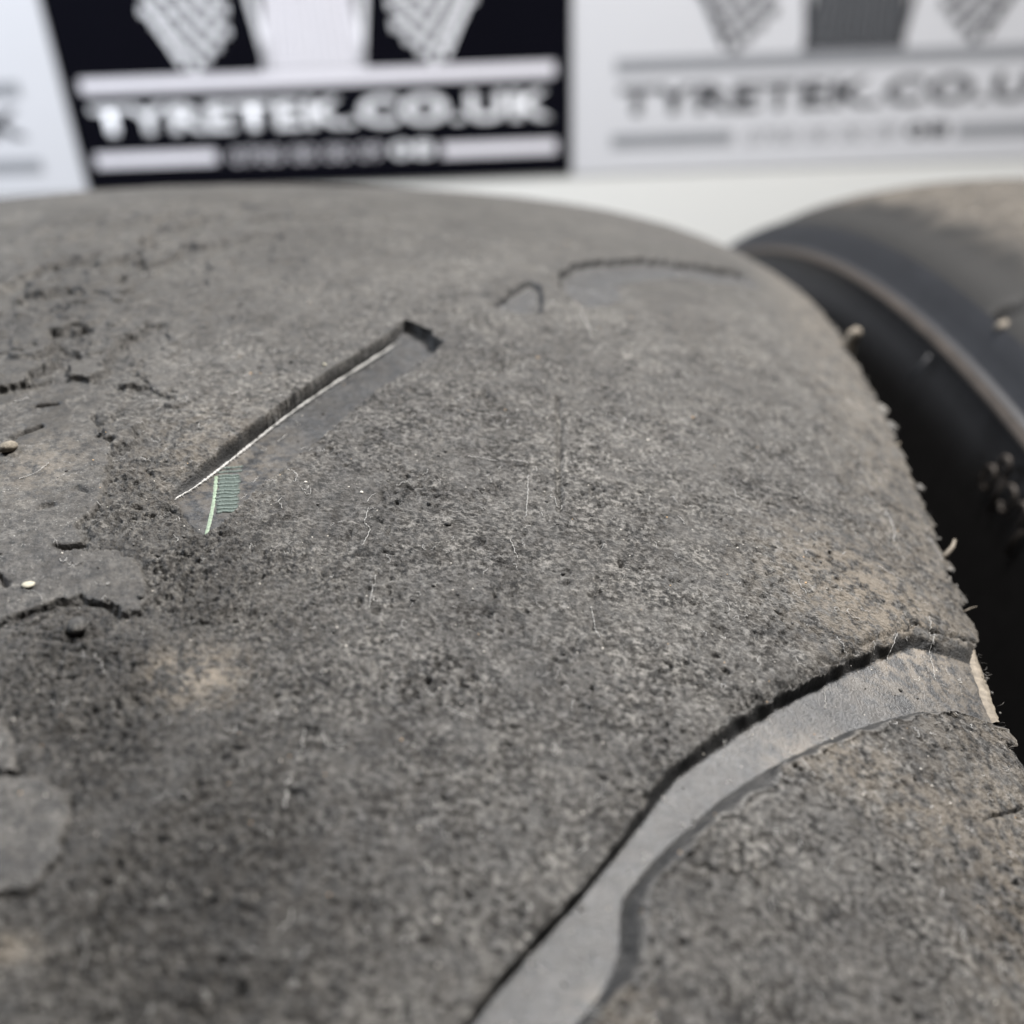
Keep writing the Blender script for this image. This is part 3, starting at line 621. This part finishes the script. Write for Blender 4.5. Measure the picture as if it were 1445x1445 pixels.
# ------------------------------------------------------------------ far tyre at the right
RB, wb, b2, b6 = 303.0, 81.081, 0.070666, 0.152349
Mb = Matrix.Rotation(0.123084, 3, 'Z') @ Matrix.Rotation(0.123544, 3, 'Y')
crown = Vector((0.181675, 0.052341, 2 * R - 0.018262))
base = crown - Mb @ Vector((0, 0, 2 * RB * MM))
far = empty('far_tyre', base, (0, 0.123544, 0.123084))
tag(far, 'brown grey tyre with dark smooth shoulder and sidewall at the right edge', 'tyre', 'tyres standing side by side')
def rb(x):
    t = x / wb; return RB - wb * (b2 * t * t + b6 * t ** 6)
def strip(a, b, n, fn=None):
    return [(x, rb(x) + (fn(x) if fn else 0)) for x in np.linspace(a, b, n)]
e = rb(-wb)
# tread with light undulation
xs = np.concatenate([np.linspace(-.945 * wb, 0, 150), np.linspace(0, wb, 40)[1:]])
ths = np.concatenate([np.linspace(-.2, .55, 420, endpoint=False), np.linspace(.55, 2 * np.pi - .2, 260, endpoint=False)])
XX, TT = np.meshgrid(xs, ths); UU = TT * RB
nb = perlin(UU / 6, XX / 6, 74)
rough_ = sst(-.88 * wb, -.78 * wb, XX + 3 * nb)
hb = (.22 * perlin(UU / 3.1, XX / 3.1, 71) + .10 * perlin(UU / 1.3, XX / 1.3, 75) + .15 * perlin(UU / 9, XX / 9, 72) - .8 * sst(.45, .65, perlin(UU / 3.4, XX / 3.4, 73))) * rough_
tB = np.clip((-XX / wb - .86) / .085, 0, 1); hb = hb + 1.3 * tB * tB * (3 - 2 * tB)
hb = hb - 2.4 * np.exp(-((UU - .092 * RB - .25 * (XX + .93 * wb)) / 1.3) ** 2 - ((XX + .925 * wb) / 2.4) ** 2)
rr = RB - wb * (b2 * (XX / wb) ** 2 + b6 * (XX / wb) ** 6) + hb
P = np.stack([XX, rr * np.sin(TT), rr * np.cos(TT) + RB], -1) * MM
ix = np.arange(P.shape[0] * P.shape[1]).reshape(P.shape[:2]); nx = np.roll(ix, -1, 0)
tb = link('tread', npmesh('tread', P.reshape(-1, 3), np.stack([ix[:, :-1], ix[:, 1:], nx[:, 1:], nx[:, :-1]], -1).reshape(-1, 4)), M['treadb'], far)
for nm, ar in (('dirt', .1 + .6 * rough_), ('darken', .86 * (1 - rough_)), ('smear_dark', 1 - rough_)):
    at = tb.data.attributes.new(nm, 'FLOAT', 'POINT'); at.data.foreach_set('value', ar.ravel().astype(np.float32))
lathe('shoulder', [(-.976 * wb, rb(-.976 * wb) - .9), (-.970 * wb, rb(-.970 * wb) - .6), (-.963 * wb, rb(-.963 * wb) + .1), (-.956 * wb, rb(-.956 * wb) + .85), (-.945 * wb, rb(-.945 * wb) + 1.3)], M['shoulder'], far, RB, 360)
lathe('edge_groove', [(-.991 * wb, rb(-.991 * wb) + .2), (-.984 * wb, rb(-.984 * wb) - .6), (-.976 * wb, rb(-.976 * wb) - .9)], M['shoulder'], far, RB, 360)
lathe('edge_lip', [(-wb, e - .2), (-.9985 * wb, e + .3), (-.995 * wb, e + .5), (-.991 * wb, rb(-.991 * wb) + .2)], M['lip'], far, RB, 360)
lathe('sidewall', [(-wb, e), (-wb + .7, e - 1.4), (-wb - .3, e - 4), (-wb - 1.5, e - 9), (-wb - 3, e - 20), (-wb - 4, e - 34), (-wb - 1, e - 52), (-wb + 12, e - 68), (-wb + 18, e - 72)], M['side'], far, RB, 360)
lathe('sidewall', [(wb, e), (wb - .2, e - 4), (wb + 1, e - 15), (wb + 2, e - 34), (wb - 1, e - 52), (wb - 12, e - 68), (wb - 18, e - 72)], M['side'], far, RB, 180)
lathe('inner_liner', [(-wb + 18, e - 72), (-wb + 10, e - 36), (-wb + 14, e - 14), (-50, e - 3), (50, e - 3), (wb - 14, e - 14), (wb - 10, e - 36), (wb - 18, e - 72)], M['side'], far, RB, 180)
def pol(x, th, r): return Vector((x * MM, r * math.sin(th) * MM, (r * math.cos(th) + RB) * MM))
def sidemark(pts, r):
    mb = MB(); mb.tube([pol(-wb - 1.25 - .08 * (e - rr_), t, rr_) for t, rr_ in pts], [r * MM] * len(pts), 6)
    mb.build('raised_mark', M['lip'], far)
def ring(t, r, s, a0=0.0, a1=6.28, n=14):
    return [(t + s * math.cos(a0 + (a1 - a0) * i / (n - 1)) / r, r + s * 1.3 * math.sin(a0 + (a1 - a0) * i / (n - 1))) for i in range(n)]
sidemark(ring(.0131, 279.7, 1.1), .3); sidemark(ring(.0074, 282.3, .9, -1, 3.6), .3)
sidemark(ring(-.0044, 280.2, 1.2, 1.0, 5.6), .3)
sidemark([(.004, 281.5), (.0015, 277)], .3); sidemark([(-.0217, 279.5), (-.0200, 276)], .3); sidemark(ring(-.016, 280.5, 1.0, 0, 4), .3)
def bnub(p, d, r, mat):
    mb = MB(); mb.tube([p, p + d * .5, p + d], [r * MM, r * .8 * MM, r * .3 * MM], 6); mb.build('rubber_nub', M[mat], far)
bnub(pol(-wb - .3, .1039, 283.5), Vector((-2.2, -1.5, -3.2)) * MM, .3, 'shoulder')
bnub(pol(-.945 * wb, .081, rb(-.945 * wb) + .6), Vector((.6, .5, 1.3)) * MM, 1.0, 'tan')

# ------------------------------------------------------------------ loose stones, grit and lint lying on the near tyre
def pebble(u, v, rx, ry, rz, mat, label, rot=0.0, sink=.3):
    a = math.atan(float(slope(np.array(float(v)))))
    mb = MB(); mb.lump((0, 0, 0), rx * MM, ry * MM, rz * MM, Matrix.Rotation(rot, 3, 'Z'), .38)
    o = mb.build('pebble', M[mat], None)
    sub = o.modifiers.new('soften', 'SUBSURF'); sub.levels = 1; sub.render_levels = 1
    o.location = world(u, v, height(u, v) + rz * (1 - sink)); o.rotation_euler = (0, a, 0)
    tag(o, label, 'stone', 'small stones caught on the tread')
pebble(stones[0][0] + .2, stones[0][1] - .1, .85, .75, .4, 'stone', 'tan stone lodged in the hole at the left edge', .5, .2)
pebble(stones[1][0], stones[1][1], .5, .4, .13, 'chip', 'cream oval chip on the smooth left rubber plate', .1, .1)
pebble(stones[2][0], stones[2][1], .18, .22, .16, 'chip', 'tiny pale chip just beyond the slanted groove', .2, .1)
pebble(stones[3][0], stones[3][1], .12, .14, .1, 'tangrit', 'tiny orange grain on the tread left of the slanted groove', .2, .1)
pebble(stones[4][0], stones[4][1], .85, .8, .5, 'patch', 'dark rubber crumb below the left rubber plate', .6, .5)

def scatter(n, u0, u1, v0, v1):
    return np.stack([RNG.uniform(u0, u1, n), RNG.uniform(v0, v1, n)], -1)
def grains(name, n, mat, label, r0, r1):
    P = np.concatenate([scatter(int(n * .72), -42, 25, 16, w - .6), scatter(int(n * .28), 25, 75, -5, 70)])
    H = heights(P); mb = MB()
    for (u, v), h in zip(P, H):
        r = random.uniform(r0, r1) * (2.0 if random.random() < .05 else 1)
        mb.lump(world(u, v, h + r * .2), r * MM, r * random.uniform(.6, 1.4) * MM, r * .7 * MM, Matrix.Rotation(random.uniform(0, 3), 3, 'Z'))
    tag(mb.build(name, M[mat], None), label, 'grit', None, 'stuff')
grains('pale_grit', 520, 'grit', 'pale grit specks sprinkled over the near tread', .025, .07)
grains('tan_grit', 110, 'tangrit', 'tan grit specks sprinkled over the near tread', .025, .075)
grains('rubber_crumbs', 420, 'patch', 'dark rubber crumbs sprinkled over the near tread', .05, .16)
mb = MB()
HAIRS = []
def hair(P, r, lift=.06): HAIRS.append((P, r, lift))
def hair_mesh(P, r, lift, H):
    pts = [world(a, b, h + lift * (1 + .8 * math.sin(1.3 * i))) for i, ((a, b), h) in enumerate(zip(P, H))]
    mb.tube(pts, [r * MM] * len(pts), 4)
def wave(P):
    return [(a + random.gauss(0, .035), b + random.gauss(0, .035)) for a, b in dense(P, .22)]
for P in lint: hair(smooth(wave(smooth(P, 2)), 2), (.017 if P[0][0] > -25 else .03))
for i in range(520):
    u, v = (random.uniform(-40, 25), random.uniform(18, w - 1)) if i % 6 else (random.uniform(25, 60), random.uniform(0, 72))
    L = random.uniform(.25, 1.3) * (1.8 if random.random() < .1 else 1); a = random.uniform(0, 6.28); P = [(u, v)]; k = random.uniform(-.5, .5)
    for j in range(8):
        a += random.gauss(k, .7); u += L / 8 * math.cos(a); v += L / 8 * math.sin(a) * .8; P.append((u, min(v, w - .3)))
    hair(smooth(P, 1), random.uniform(.008, .017))
HH = heights([q for P, r, l in HAIRS for q in P]); k0 = 0
for P, r, l in HAIRS: hair_mesh(P, r, l, HH[k0:k0 + len(P)]); k0 += len(P)
tag(mb.build('lint', M['lint'], None), 'fine white lint hairs clinging to the near tread', 'lint', None, 'stuff')
